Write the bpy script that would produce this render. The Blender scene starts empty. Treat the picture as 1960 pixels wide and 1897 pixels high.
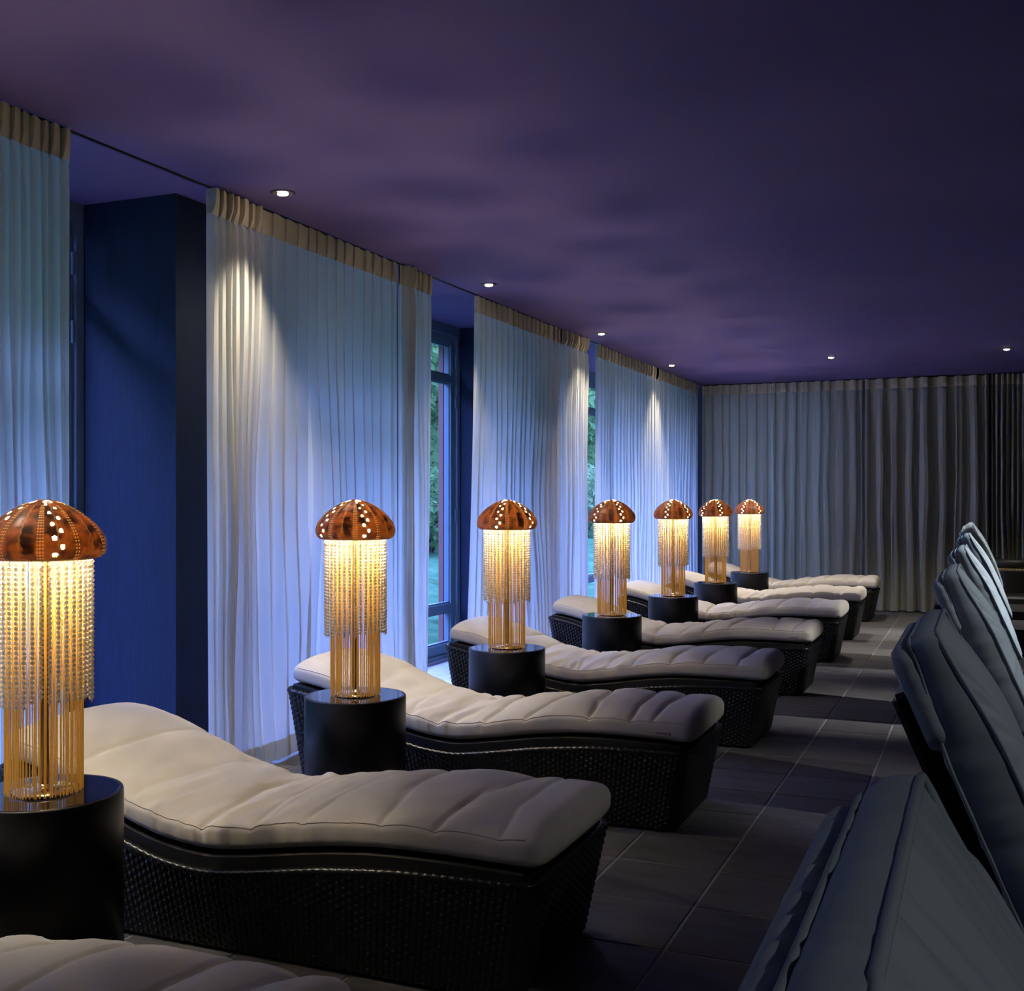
import bpy, math, random
import numpy as np
from mathutils import Vector

random.seed(7)
scene = bpy.context.scene
COL = scene.collection
PI = math.pi

# ------------------------------------------------------------------ camera
CAM_H = 1.35
FPX = 2150.0
YAW = math.atan(900.0 / FPX)
cam_data = bpy.data.cameras.new('camera')
cam = bpy.data.objects.new('camera', cam_data)
COL.objects.link(cam)
cam.location = (0, 0, CAM_H)
cam.rotation_euler = (PI / 2, 0, YAW)
cam_data.sensor_fit = 'HORIZONTAL'
cam_data.sensor_width = 36.0
cam_data.lens = 36.0 * FPX / 1960.0
cam_data.shift_y = 7.5 / 1960.0
cam_data.clip_start = 0.05
scene.camera = cam

# ------------------------------------------------------------------ world: dusk sky
SKY_STRENGTH = 17.5
world = bpy.data.worlds.new('dusk_sky')
scene.world = world
world.use_nodes = True
wn, wl = world.node_tree.nodes, world.node_tree.links
wn.clear()
w_out = wn.new('ShaderNodeOutputWorld')
w_bg = wn.new('ShaderNodeBackground')
w_tc = wn.new('ShaderNodeTexCoord')
w_sep = wn.new('ShaderNodeSeparateXYZ')
w_map = wn.new('ShaderNodeMapRange')
w_map.inputs['From Min'].default_value = -0.1
w_map.inputs['From Max'].default_value = 0.8
w_ramp = wn.new('ShaderNodeValToRGB')
w_ramp.color_ramp.elements[0].color = (0.27, 0.40, 1.0, 1)
w_ramp.color_ramp.elements[1].color = (0.21, 0.33, 1.0, 1)
wl.new(w_tc.outputs['Generated'], w_sep.inputs[0])
wl.new(w_sep.outputs['Z'], w_map.inputs['Value'])
wl.new(w_map.outputs[0], w_ramp.inputs[0])
wl.new(w_ramp.outputs[0], w_bg.inputs['Color'])
w_bg.inputs['Strength'].default_value = SKY_STRENGTH
wl.new(w_bg.outputs[0], w_out.inputs['Surface'])

# ------------------------------------------------------------------ exposure / renderer quality
scene.view_settings.view_transform = 'Standard'
scene.view_settings.look = 'None'
scene.view_settings.exposure = 0.55
scene.view_settings.gamma = 1.0
scene.view_settings.use_curve_mapping = False
scene.cycles.use_denoising = True
scene.cycles.max_bounces = 7
scene.cycles.use_adaptive_sampling = True
scene.cycles.adaptive_threshold = 0.05
scene.cycles.diffuse_bounces = 4
scene.cycles.glossy_bounces = 4
scene.cycles.transmission_bounces = 6
scene.cycles.transparent_max_bounces = 14
scene.cycles.sample_clamp_indirect = 4.0
scene.cycles.caustics_reflective = False
scene.cycles.caustics_refractive = False

DOWNLIGHT_W = 105.0
LAMP_W = 46.0

# ------------------------------------------------------------------ numpy noise
def vnoise(x, y, seed=0):
    x = np.asarray(x, float); y = np.asarray(y, float)
    xi = np.floor(x).astype(np.int64); yi = np.floor(y).astype(np.int64)
    fx = x - xi; fy = y - yi
    fx = fx * fx * (3 - 2 * fx); fy = fy * fy * (3 - 2 * fy)
    def h(a, b):
        n = (a * 374761393 + b * 668265263 + seed * 1442695041) & 0x7fffffff
        n = ((n ^ (n >> 13)) * 1274126177) & 0x7fffffff
        return ((n ^ (n >> 16)) & 0xffff) / 65535.0 * 2 - 1
    return (h(xi, yi) * (1 - fx) + h(xi + 1, yi) * fx) * (1 - fy) + (h(xi, yi + 1) * (1 - fx) + h(xi + 1, yi + 1) * fx) * fy

# ------------------------------------------------------------------ material helpers
def new_mat(name):
    m = bpy.data.materials.new(name)
    m.use_nodes = True
    m.node_tree.nodes.clear()
    out = m.node_tree.nodes.new('ShaderNodeOutputMaterial')
    return m, m.node_tree.nodes, m.node_tree.links, out

def principled(name, color, rough=0.6, metallic=0.0, noise=None, bump=None, spec=0.5, coat=0.0):
    """noise = (scale, amount, stretch xyz); bump = (scale, strength, distance, stretch xyz)"""
    m, n, l, out = new_mat(name)
    b = n.new('ShaderNodeBsdfPrincipled')
    b.inputs['Base Color'].default_value = (*color, 1)
    b.inputs['Roughness'].default_value = rough
    b.inputs['Metallic'].default_value = metallic
    b.inputs['Specular IOR Level'].default_value = spec
    b.inputs['Coat Weight'].default_value = coat
    l.new(b.outputs[0], out.inputs['Surface'])
    tc = n.new('ShaderNodeTexCoord')
    if noise:
        mp = n.new('ShaderNodeMapping'); mp.inputs['Scale'].default_value = noise[2]
        nt = n.new('ShaderNodeTexNoise'); nt.inputs['Scale'].default_value = noise[0]; nt.inputs['Detail'].default_value = 5
        l.new(tc.outputs['Object'], mp.inputs[0]); l.new(mp.outputs[0], nt.inputs['Vector'])
        rp = n.new('ShaderNodeValToRGB')
        k = noise[1]
        rp.color_ramp.elements[0].position = 0.3
        rp.color_ramp.elements[1].position = 0.7
        rp.color_ramp.elements[0].color = (*[c * (1 - k) for c in color], 1)
        rp.color_ramp.elements[1].color = (*[min(1, c * (1 + k)) for c in color], 1)
        l.new(nt.outputs[0], rp.inputs[0]); l.new(rp.outputs[0], b.inputs['Base Color'])
    if bump:
        mp2 = n.new('ShaderNodeMapping'); mp2.inputs['Scale'].default_value = bump[3]
        nb = n.new('ShaderNodeTexNoise'); nb.inputs['Scale'].default_value = bump[0]; nb.inputs['Detail'].default_value = 4
        l.new(tc.outputs['Object'], mp2.inputs[0]); l.new(mp2.outputs[0], nb.inputs['Vector'])
        bp = n.new('ShaderNodeBump'); bp.inputs['Strength'].default_value = bump[1]; bp.inputs['Distance'].default_value = bump[2]
        l.new(nb.outputs[0], bp.inputs['Height']); l.new(bp.outputs[0], b.inputs['Normal'])
    return m

def cloth_mat(name, color, trans, bump_scale=260.0, tcolor=None):
    """woven cloth: diffuse with a share of light coming through"""
    m, n, l, out = new_mat(name)
    d = n.new('ShaderNodeBsdfDiffuse'); d.inputs['Color'].default_value = (*color, 1)
    tr = n.new('ShaderNodeBsdfTranslucent'); tr.inputs['Color'].default_value = (*(tcolor or color), 1)
    mx = n.new('ShaderNodeMixShader'); mx.inputs[0].default_value = trans
    l.new(d.outputs[0], mx.inputs[1]); l.new(tr.outputs[0], mx.inputs[2])
    l.new(mx.outputs[0], out.inputs['Surface'])
    tc = n.new('ShaderNodeTexCoord')
    nt = n.new('ShaderNodeTexNoise'); nt.inputs['Scale'].default_value = bump_scale; nt.inputs['Detail'].default_value = 2
    bp = n.new('ShaderNodeBump'); bp.inputs['Strength'].default_value = 0.12; bp.inputs['Distance'].default_value = 0.002
    l.new(tc.outputs['Object'], nt.inputs['Vector']); l.new(nt.outputs[0], bp.inputs['Height'])
    l.new(bp.outputs[0], d.inputs['Normal'])
    return m

def glassy(name, color, transp, gloss, trans_col=None, tint=(1, 1, 1), rough=0.05):
    """clear or tinted see-through piece: transparent + translucent + a glossy coat"""
    m, n, l, out = new_mat(name)
    t = n.new('ShaderNodeBsdfTransparent'); t.inputs['Color'].default_value = (*tint, 1)
    mx2 = n.new('ShaderNodeMixShader'); mx2.inputs[0].default_value = gloss
    g = n.new('ShaderNodeBsdfGlossy'); g.inputs['Roughness'].default_value = rough; g.inputs['Color'].default_value = (0.9, 0.9, 0.9, 1)
    if transp < 1:
        tr = n.new('ShaderNodeBsdfTranslucent'); tr.inputs['Color'].default_value = (*color, 1)
        df = n.new('ShaderNodeBsdfDiffuse'); df.inputs['Color'].default_value = (*color, 1)
        m0 = n.new('ShaderNodeMixShader'); m0.inputs[0].default_value = 0.6
        l.new(df.outputs[0], m0.inputs[1]); l.new(tr.outputs[0], m0.inputs[2])
        m1 = n.new('ShaderNodeMixShader'); m1.inputs[0].default_value = transp
        l.new(m0.outputs[0], m1.inputs[1]); l.new(t.outputs[0], m1.inputs[2])
        l.new(m1.outputs[0], mx2.inputs[1])
    else:
        l.new(t.outputs[0], mx2.inputs[1])
    l.new(g.outputs[0], mx2.inputs[2])
    l.new(mx2.outputs[0], out.inputs['Surface'])
    return m

def emit_mat(name, color, strength):
    m, n, l, out = new_mat(name)
    e = n.new('ShaderNodeEmission'); e.inputs['Color'].default_value = (*color, 1); e.inputs['Strength'].default_value = strength
    l.new(e.outputs[0], out.inputs['Surface'])
    return m

M = {}
M['ceiling'] = principled('ceiling_lilac_paint', (0.15, 0.105, 0.27), 0.85, noise=(1.5, 0.06, (1, 1, 1)))
M['navy_wall'] = principled('navy_grasscloth', (0.003, 0.012, 0.046), 0.75, noise=(18, 0.35, (9, 9, 0.35)), bump=(40, 0.25, 0.003, (9, 9, 0.4)))
M['dark_wall'] = principled('dark_plaster', (0.06, 0.06, 0.075), 0.85)
M['grout'] = principled('pale_grout', (0.25, 0.25, 0.25), 0.9, noise=(60, 0.15, (1, 1, 1)))
M['baseboard'] = principled('baseboard_paint', (0.22, 0.26, 0.33), 0.6)
M['window_frame'] = principled('slate_window_paint', (0.13, 0.20, 0.27), 0.45)
M['red_frame'] = principled('red_brown_outer_frame', (0.22, 0.09, 0.08), 0.6)
M['iron'] = principled('black_iron', (0.02, 0.02, 0.022), 0.4, 0.6)
M['pane'] = glassy('window_glass', (1, 1, 1), 1.0, 0.05, tint=(0.96, 0.98, 1.0), rough=0.0)
M['curtain'] = cloth_mat('cream_sheer_curtain', (0.82, 0.79, 0.70), 0.55, tcolor=(0.88, 0.87, 0.83))
M['heading'] = cloth_mat('cream_curtain_heading', (0.70, 0.63, 0.45), 0.12)
M['hem'] = cloth_mat('cream_curtain_hem', (0.74, 0.71, 0.58), 0.38)
M['far_curtain'] = cloth_mat('grey_cream_lined_curtain', (0.46, 0.46, 0.38), 0.022, tcolor=(0.55, 0.60, 0.40))
M['track'] = principled('black_track', (0.01, 0.01, 0.014), 0.5)
M['cushion'] = None
M['wicker'] = principled('black_wicker', (0.010, 0.010, 0.013), 0.27, spec=0.5)
M['inner'] = principled('black_inner_frame', (0.006, 0.006, 0.007), 0.6)
M['lacquer'] = principled('black_satin_lacquer', (0.012, 0.012, 0.015), 0.38, spec=0.45)
M['black_glass'] = principled('black_glass_top', (0.008, 0.008, 0.012), 0.06, spec=0.6)
M['chrome'] = principled('polished_chrome', (0.80, 0.78, 0.74), 0.08, 1.0)
M['brass'] = principled('amber_brass', (0.72, 0.42, 0.12), 0.25, 1.0)
M['bead'] = glassy('glass_bead', (1.0, 0.98, 0.93), 0.08, 0.12, tint=(1, 0.97, 0.9), rough=0.12)
M['thread'] = glassy('amber_thread', (0.98, 0.72, 0.25), 0.22, 0.06, tint=(1.0, 0.82, 0.5), rough=0.2)
M['bulb'] = emit_mat('lamp_bulb_glow', (1.0, 0.80, 0.50), 40.0)
M['lens'] = emit_mat('downlight_lens_glow', (1.0, 0.80, 0.66), 30.0)
M['ring'] = principled('downlight_ring', (0.09, 0.075, 0.11), 0.35, 0.3)
M['tag'] = principled('tag_cloth', (0.62, 0.52, 0.50), 0.9)
M['tag_red'] = principled('tag_stitching', (0.16, 0.02, 0.02), 0.9)
M['recliner'] = cloth_mat('blue_grey_upholstery', (0.28, 0.34, 0.40), 0.0, 420.0)
M['piping'] = cloth_mat('blue_grey_piping', (0.26, 0.32, 0.38), 0.0, 420.0)
M['leather'] = principled('black_leather', (0.010, 0.010, 0.010), 0.5)
M['gold_trim'] = principled('gold_braid', (0.75, 0.55, 0.24), 0.35, 0.2)
M['bark'] = principled('tree_bark', (0.07, 0.05, 0.035), 0.9)
M['leaf'] = cloth_mat('green_leaf', (0.07, 0.14, 0.05), 0.3)
M['leaf_pale'] = cloth_mat('pale_green_leaf', (0.16, 0.24, 0.12), 0.3)
M['lawn'] = principled('lawn_grass', (0.042, 0.10, 0.052), 0.95, spec=0.0, noise=(3.0, 0.4, (1, 1, 1)), bump=(60, 0.5, 0.05, (1, 1, 1)))

def make_cushion_mat():
    m, n, l, out = new_mat('cream_canvas')
    b = n.new('ShaderNodeBsdfPrincipled')
    b.inputs['Roughness'].default_value = 0.9
    b.inputs['Specular IOR Level'].default_value = 0.15
    tc = n.new('ShaderNodeTexCoord')
    nt = n.new('ShaderNodeTexNoise'); nt.inputs['Scale'].default_value = 6; nt.inputs['Detail'].default_value = 4
    rp = n.new('ShaderNodeValToRGB')
    rp.color_ramp.elements[0].color = (0.60, 0.56, 0.50, 1); rp.color_ramp.elements[0].position = 0.3
    rp.color_ramp.elements[1].color = (0.68, 0.635, 0.57, 1); rp.color_ramp.elements[1].position = 0.7
    l.new(tc.outputs['Object'], nt.inputs['Vector']); l.new(nt.outputs[0], rp.inputs[0]); l.new(rp.outputs[0], b.inputs['Base Color'])
    wv = n.new('ShaderNodeTexWave'); wv.inputs['Scale'].default_value = 160; wv.inputs['Distortion'].default_value = 0.4
    wv.bands_direction = 'X'
    bp = n.new('ShaderNodeBump'); bp.inputs['Strength'].default_value = 0.15; bp.inputs['Distance'].default_value = 0.001
    l.new(tc.outputs['Object'], wv.inputs['Vector']); l.new(wv.outputs[0], bp.inputs['Height']); l.new(bp.outputs[0], b.inputs['Normal'])
    l.new(b.outputs[0], out.inputs['Surface'])
    return m
M['cushion'] = make_cushion_mat()

def make_tile_mat():
    m, n, l, out = new_mat('beige_stone_tile')
    b = n.new('ShaderNodeBsdfPrincipled'); b.inputs['Roughness'].default_value = 0.62
    oi = n.new('ShaderNodeObjectInfo')
    ge = n.new('ShaderNodeNewGeometry')
    tc = n.new('ShaderNodeTexCoord')
    mp = n.new('ShaderNodeMapping'); mp.inputs['Scale'].default_value = (1, 3.2, 1)
    nt = n.new('ShaderNodeTexNoise'); nt.inputs['Scale'].default_value = 4.5; nt.inputs['Detail'].default_value = 7; nt.inputs['Roughness'].default_value = 0.65
    l.new(ge.outputs['Position'], mp.inputs[0]); l.new(mp.outputs[0], nt.inputs['Vector'])
    rp = n.new('ShaderNodeValToRGB')
    rp.color_ramp.elements[0].position = 0.30; rp.color_ramp.elements[0].color = (0.066, 0.065, 0.066, 1)
    rp.color_ramp.elements[1].position = 0.72; rp.color_ramp.elements[1].color = (0.130, 0.126, 0.124, 1)
    l.new(nt.outputs[0], rp.inputs[0])
    mr = n.new('ShaderNodeMapRange'); mr.inputs['To Min'].default_value = 0.72; mr.inputs['To Max'].default_value = 1.25
    l.new(oi.outputs['Random'], mr.inputs['Value'])
    mu = n.new('ShaderNodeVectorMath'); mu.operation = 'SCALE'
    l.new(rp.outputs[0], mu.inputs[0]); l.new(mr.outputs[0], mu.inputs['Scale'])
    l.new(mu.outputs[0], b.inputs['Base Color'])
    nb = n.new('ShaderNodeTexNoise'); nb.inputs['Scale'].default_value = 70; nb.inputs['Detail'].default_value = 5
    l.new(ge.outputs['Position'], nb.inputs['Vector'])
    bp = n.new('ShaderNodeBump'); bp.inputs['Strength'].default_value = 0.25; bp.inputs['Distance'].default_value = 0.003
    l.new(nb.outputs[0], bp.inputs['Height']); l.new(bp.outputs[0], b.inputs['Normal'])
    l.new(b.outputs[0], out.inputs['Surface'])
    return m
M['tile'] = make_tile_mat()

def make_urchin_mat():
    """sea urchin shell: thick brown wall, thinner pores and seams let more light through ('thin' attribute)"""
    m, n, l, out = new_mat('sea_urchin_shell')
    at = n.new('ShaderNodeAttribute'); at.attribute_name = 'thin'
    tc = n.new('ShaderNodeTexCoord')
    nt = n.new('ShaderNodeTexNoise'); nt.inputs['Scale'].default_value = 34; nt.inputs['Detail'].default_value = 6
    l.new(tc.outputs['Object'], nt.inputs['Vector'])
    rp = n.new('ShaderNodeValToRGB')
    rp.color_ramp.elements[0].position = 0.38; rp.color_ramp.elements[0].color = (0.006, 0.0016, 0.0005, 1)
    rp.color_ramp.elements[1].position = 0.72; rp.color_ramp.elements[1].color = (0.20, 0.056, 0.012, 1)
    l.new(nt.outputs[0], rp.inputs[0])
    mx = n.new('ShaderNodeMix'); mx.data_type = 'RGBA'
    mx.inputs['B'].default_value = (1.0, 0.60, 0.24, 1)
    l.new(at.outputs['Fac'], mx.inputs['Factor']); l.new(rp.outputs[0], mx.inputs['A'])
    tr = n.new('ShaderNodeBsdfTranslucent'); l.new(mx.outputs['Result'], tr.inputs['Color'])
    b = n.new('ShaderNodeBsdfPrincipled'); b.inputs['Base Color'].default_value = (0.34, 0.17, 0.11, 1); b.inputs['Roughness'].default_value = 0.35
    ms = n.new('ShaderNodeMixShader'); ms.inputs[0].default_value = 0.62
    l.new(b.outputs[0], ms.inputs[1]); l.new(tr.outputs[0], ms.inputs[2]); l.new(ms.outputs[0], out.inputs['Surface'])
    return m
M['urchin'] = make_urchin_mat()

# ------------------------------------------------------------------ mesh helpers
def mesh_data(name, verts, faces, mat, smooth=True):
    me = bpy.data.meshes.new(name)
    me.from_pydata([tuple(map(float, v)) for v in verts], [], [tuple(map(int, f)) for f in faces])
    if mat: me.materials.append(mat)
    if smooth:
        me.polygons.foreach_set('use_smooth', [True] * len(me.polygons))
    me.update()
    return me

def place(name, me, parent=None, loc=(0, 0, 0), rot=(0, 0, 0)):
    o = bpy.data.objects.new(name, me)
    COL.objects.link(o)
    o.location = loc; o.rotation_euler = rot
    if parent: o.parent = parent
    return o

def empty(name, loc=(0, 0, 0), rot=(0, 0, 0)):
    o = bpy.data.objects.new(name, None)
    COL.objects.link(o)
    o.location = loc; o.rotation_euler = rot; o.empty_display_size = 0.1
    return o

def tag(o, label=None, cat=None, group=None, kind=None):
    if label: o['label'] = label
    if cat: o['category'] = cat
    if group: o['group'] = group
    if kind: o['kind'] = kind
    return o

class MB:
    def __init__(s): s.v = []; s.f = []
    def add(s, verts, faces):
        k = len(s.v)
        s.v.extend(tuple(map(float, p)) for p in verts)
        s.f.extend(tuple(int(i) + k for i in f) for f in faces)
        return s
    def box(s, x0, x1, y0, y1, z0, z1, bev=0.0):
        if bev <= 0:
            v = [(x, y, z) for z in (z0, z1) for y in (y0, y1) for x in (x0, x1)]
            return s.add(v, [(0, 2, 3, 1), (4, 5, 7, 6), (0, 1, 5, 4), (2, 6, 7, 3), (0, 4, 6, 2), (1, 3, 7, 5)])
        b = min(bev, (x1 - x0) / 2.1, (y1 - y0) / 2.1, (z1 - z0) / 2.1)
        v = []; idx = {}
        for sx in (0, 1):
            for sy in (0, 1):
                for sz in (0, 1):
                    for ax in range(3):
                        p = [x1 if sx else x0, y1 if sy else y0, z1 if sz else z0]
                        for a in range(3):
                            if a != ax:
                                p[a] += (-b if (sx, sy, sz)[a] else b)
                        idx[(sx, sy, sz, ax)] = len(v); v.append(p)
        F = []
        for ax in range(3):
            o1, o2 = [a for a in range(3) if a != ax]
            for sg in (0, 1):
                q = []
                for (a, c) in ((0, 0), (1, 0), (1, 1), (0, 1)):
                    k = [0, 0, 0]; k[ax] = sg; k[o1] = a; k[o2] = c
                    q.append(idx[(*k, ax)])
                if sg == (1 if ax == 1 else 0): q.reverse()
                F.append(q)
        for ax in range(3):
            o1, o2 = [a for a in range(3) if a != ax]
            for a in (0, 1):
                for c in (0, 1):
                    k0 = [0, 0, 0]; k0[o1] = a; k0[o2] = c; k1 = list(k0); k1[ax] = 1
                    F.append([idx[(*k0, o1)], idx[(*k1, o1)], idx[(*k1, o2)], idx[(*k0, o2)]])
        for sx in (0, 1):
            for sy in (0, 1):
                for sz in (0, 1):
                    F.append([idx[(sx, sy, sz, a)] for a in range(3)])
        return s.add(v, F)
    def grid(s, P, cu=False, cv=False):
        P = np.asarray(P); nu, nv = P.shape[:2]
        base = len(s.v)
        s.v.extend(map(tuple, P.reshape(-1, 3).tolist()))
        for i in range(nu if cu else nu - 1):
            a = base + i * nv; b = base + ((i + 1) % nu) * nv
            for j in range(nv if cv else nv - 1):
                j2 = (j + 1) % nv
                s.f.append((a + j, b + j, b + j2, a + j2))
        return s
    def lathe(s, prof, n=32, cap=True, c=(0, 0)):
        P = np.array([[(c[0] + r * math.cos(2 * PI * k / n), c[1] + r * math.sin(2 * PI * k / n), z) for (r, z) in prof] for k in range(n)])
        base = len(s.v); m = len(prof)
        s.grid(P, cu=True)
        if cap:
            s.f.append(tuple(base + k * m for k in reversed(range(n))))
            s.f.append(tuple(base + k * m + m - 1 for k in range(n)))
        return s
    def tube(s, pts, r, n=6, closed=False, cap=True):
        pts = [Vector(p) for p in pts]; N = len(pts)
        rows = []; prev = None
        for i, p in enumerate(pts):
            a = pts[(i - 1) % N] if (closed or i > 0) else p
            b = pts[(i + 1) % N] if (closed or i < N - 1) else p
            t = (b - a).normalized()
            if prev is None:
                ref = Vector((0, 0, 1)) if abs(t.z) < 0.9 else Vector((1, 0, 0))
                u = t.cross(ref).normalized()
            else:
                u = (prev - t * prev.dot(t)).normalized()
            prev = u; w = t.cross(u)
            rr = r[i] if hasattr(r, '__len__') else r
            rows.append([tuple(p + (u * math.cos(2 * PI * k / n) + w * math.sin(2 * PI * k / n)) * rr) for k in range(n)])
        base = len(s.v)
        s.grid(np.array(rows), cu=closed, cv=True)
        if not closed and cap:
            s.f.append(tuple(base + k for k in range(n)))
            s.f.append(tuple(base + (N - 1) * n + k for k in reversed(range(n))))
        return s
    def data(s, name, mat, smooth=False): return mesh_data(name, s.v, s.f, mat, smooth)
    def build(s, name, mat, parent=None, loc=(0, 0, 0), rot=(0, 0, 0), smooth=False):
        return place(name, s.data(name, mat, smooth), parent, loc, rot)

# ================================================================== THE SETTING
CEIL = 2.82
XW = -4.2          # window plane
XP = -3.57         # room face of the piers
XC = -3.35         # curtain line
XR = 4.2
Y0, Y1 = -2.5, 14.55
PIERS = [(-2.5, 0.42), (4.35, 4.80), (8.73, 9.18), (13.95, 14.55)]
BAYS = [(0.42, 4.35), (4.80, 8.73), (9.18, 13.95)]

floor = MB().box(XW - 0.35, XR, Y0, Y1, -0.12, -0.004).build('floor', M['grout'])
tag(floor, kind='structure')
ceiling = MB().box(XW - 0.35, XR, Y0, Y1, CEIL, CEIL + 0.2).build('ceiling', M['ceiling'])
tag(ceiling, kind='structure')

wall_left = empty('wall_left', (XW, 0, 0)); tag(wall_left, kind='structure')
for (a, b) in PIERS:
    MB().box(-0.07, XP - XW, a, b, 0.0, CEIL).build('pier', M['navy_wall'], wall_left)
wall_right = MB().box(XR, XR + 0.2, Y0, Y1, -0.02, CEIL).build('wall_right', M['dark_wall']); tag(wall_right, kind='structure')
wall_back = MB().box(XW - 0.35, XR, Y0 - 0.2, Y0, -0.02, CEIL).build('wall_back', M['dark_wall']); tag(wall_back, kind='structure')
# far wall with a glazed opening behind the curtains
wall_far = empty('wall_far', (0, Y1, 0)); tag(wall_far, kind='structure')
FW = (-3.20, -1.64)
MB().box(XW - 0.35, FW[0], 0, 0.25, -0.02, CEIL).build('wall_section', M['dark_wall'], wall_far)
MB().box(FW[1], XR, 0, 0.25, -0.02, CEIL).build('wall_section', M['dark_wall'], wall_far)
for i, (a, b) in enumerate(PIERS):
    bb = MB()
    if i > 0: bb.box(XW + 0.07, XP + 0.012, a - 0.012, a, 0.0, 0.10)
    bb.box(XP, XP + 0.012, a, b, 0.0, 0.10)
    o = bb.build('baseboard_left', M['baseboard']); tag(o, kind='structure')

# ---- floor tiles
TS = 0.388
def tile_mesh(seed):
    h = TS / 2 - 0.0045 ; b = 0.004
    r = random.Random(seed)
    j = lambda: r.uniform(-0.0012, 0.0012)
    v = [(-h + j(), -h + j(), -0.02), (h + j(), -h + j(), -0.02), (h + j(), h + j(), -0.02), (-h + j(), h + j(), -0.02)]
    v += [(x, y, -b * 0.7) for (x, y, z) in v[:4]]
    v += [(x * (1 - b / h), y * (1 - b / h), 0.0) for (x, y, z) in v[:4]]
    f = [(8, 9, 10, 11)]
    for k in range(4):
        q = (k + 1) % 4
        f += [(k, q, 4 + q, 4 + k), (4 + k, 4 + q, 8 + q, 8 + k)]
    return v, f
tmeshes = [tile_mesh(s) for s in range(6)]
tdata = [mesh_data('tile', v, f, M['tile'], False) for v, f in tmeshes]
cells = []
for i in range(-10, 14):
    for k in range(-15, 31):
        cx = -0.881 + TS * (i + 0.5); cy = 3.28 + TS * (k + 0.5)
        if XW - 0.1 < cx < XR - 0.05 and Y0 + 0.1 < cy < Y1 - 0.1:
            cells.append((cx, cy))
sY, cY = math.sin(YAW), math.cos(YAW)
def proj(x, y, z):
    d = -x * sY + y * cY; r = x * cY + y * sY
    return (980 + FPX * r / d, 956 - FPX * (z - CAM_H) / d, d) if d > 0.05 else (1e6, 1e6, d)
def prio(c):
    x, y = c
    px, py, d = proj(x, y, 0)
    inside = -250 < px < 2150 and py < 2150 and d > 0.3
    if not inside: return 100 + abs(y) + abs(x)
    if -1.45 < x < 0.25: return d                    # the aisle between the rows
    if x < -2.75 : return 12 + d                     # strip along the curtains
    return 30 + d
cells.sort(key=prio)
rest = MB()
for q, (cx, cy) in enumerate(cells):
    k = q % 6
    dz = random.uniform(-0.0012, 0.0)
    if q < 300:
        place('tile', tdata[k], floor, (cx, cy, dz), (random.uniform(-.002, .002), random.uniform(-.002, .002), (q * 7 % 4) * PI / 2))
    else:
        v, f = tmeshes[k]
        rest.add([(x + cx, y + cy, z + dz) for x, y, z in v], f)
o = rest.build('tile_field', M['tile'], floor); tag(o, kind='stuff')

# ---- pale stone slabs in the window recesses
M['limestone'] = principled('pale_limestone', (0.55, 0.54, 0.50), 0.6, noise=(9, 0.12, (1, 1, 1)))
for (a, b) in BAYS:
    n_ = 5; w_ = (b - a) / n_
    for q in range(n_):
        MB().box(XW + 0.095, XP + 0.05, a + w_ * q + 0.003, a + w_ * (q + 1) - 0.003, -0.01, 0.004, 0.002).build('sill_slab', M['limestone'], floor)

# ---- windows
def make_window(idx, ya, yb, nleaf):
    root = empty('window_%d' % idx, (XW, (ya + yb) / 2, 0)); tag(root, kind='structure')
    W = yb - ya; L = W / 2
    fr = MB()
    fr.box(-0.06, 0.06, -L, L, 2.735, CEIL)
    fr.box(-0.06, 0.06, -L, L, 0.0, 0.055)
    fr.box(-0.06, 0.06, -L, -L + 0.05, 0.055, 2.735)
    fr.box(-0.06, 0.06, L - 0.05, L, 0.055, 2.735)
    fr.build('window_frame', M['window_frame'], root)
    sill = MB().box(-0.05, 0.09, -L, L, 0.0, 0.025, 0.006).build('threshold', M['baseboard'], root)
    out = MB()
    out.box(-0.12, -0.075, -L, -L + 0.05, 0.0, CEIL); out.box(-0.12, -0.075, L - 0.05, L, 0.0, CEIL)
    out.build('outer_jamb', M['red_frame'], root)
    lw = (W - 0.10) / nleaf
    for k in range(nleaf):
        a = -L + 0.05 + lw * k; b = a + lw
        st = 0.075
        cs = MB()
        z0, z1 = 0.057, 2.733
        cs.box(-0.03, 0.035, a + 0.002, a + st, z0, z1); cs.box(-0.03, 0.035, b - st, b - 0.002, z0, z1)
        for (za, zb) in ((z0, 0.138), (0.40, 0.47), (2.337, 2.40), (2.656, z1)):
            cs.box(-0.03, 0.035, a + st, b - st, za, zb)
        # slim glazing beads round each light
        for (za, zb) in ((0.138, 0.40), (0.47, 2.337), (2.40, 2.656)):
            for (p, q, r_, s_) in ((a + st, a + st + 0.014, za, zb), (b - st - 0.014, b - st, za, zb), (a + st + 0.014, b - st - 0.014, za, za + 0.014), (a + st + 0.014, b - st - 0.014, zb - 0.014, zb)):
                cs.box(-0.012, 0.020, p, q, r_, s_)
        c = cs.build('casement', M['window_frame'], root)
        for (za, zb) in ((0.138, 0.40), (0.47, 2.337), (2.40, 2.656)):
            MB().box(-0.003, 0.003, a + st, b - st, za, zb).build('pane', M['pane'], c)
        right = (k % 2 == 1)
        hy = b - 0.012 if right else a + 0.012
        for hz in (0.30, 1.22, 2.18, 2.52):
            MB().lathe([(0.010, -0.055), (0.010, 0.055)], 8, c=(0.046, hy)).build('hinge', M['window_frame'], c, (0, 0, hz))
        if right:
            y = a + 0.04
            MB().tube([(0.035, y, 1.13), (0.075, y, 1.13), (0.085, y, 1.15), (0.085, y, 1.36), (0.075, y, 1.38), (0.035, y, 1.38)], 0.010, 8).build('handle', M['iron'], c)
    return root
for i, (a, b) in enumerate(BAYS):
    make_window(i + 1, a, b, 4)
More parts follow.
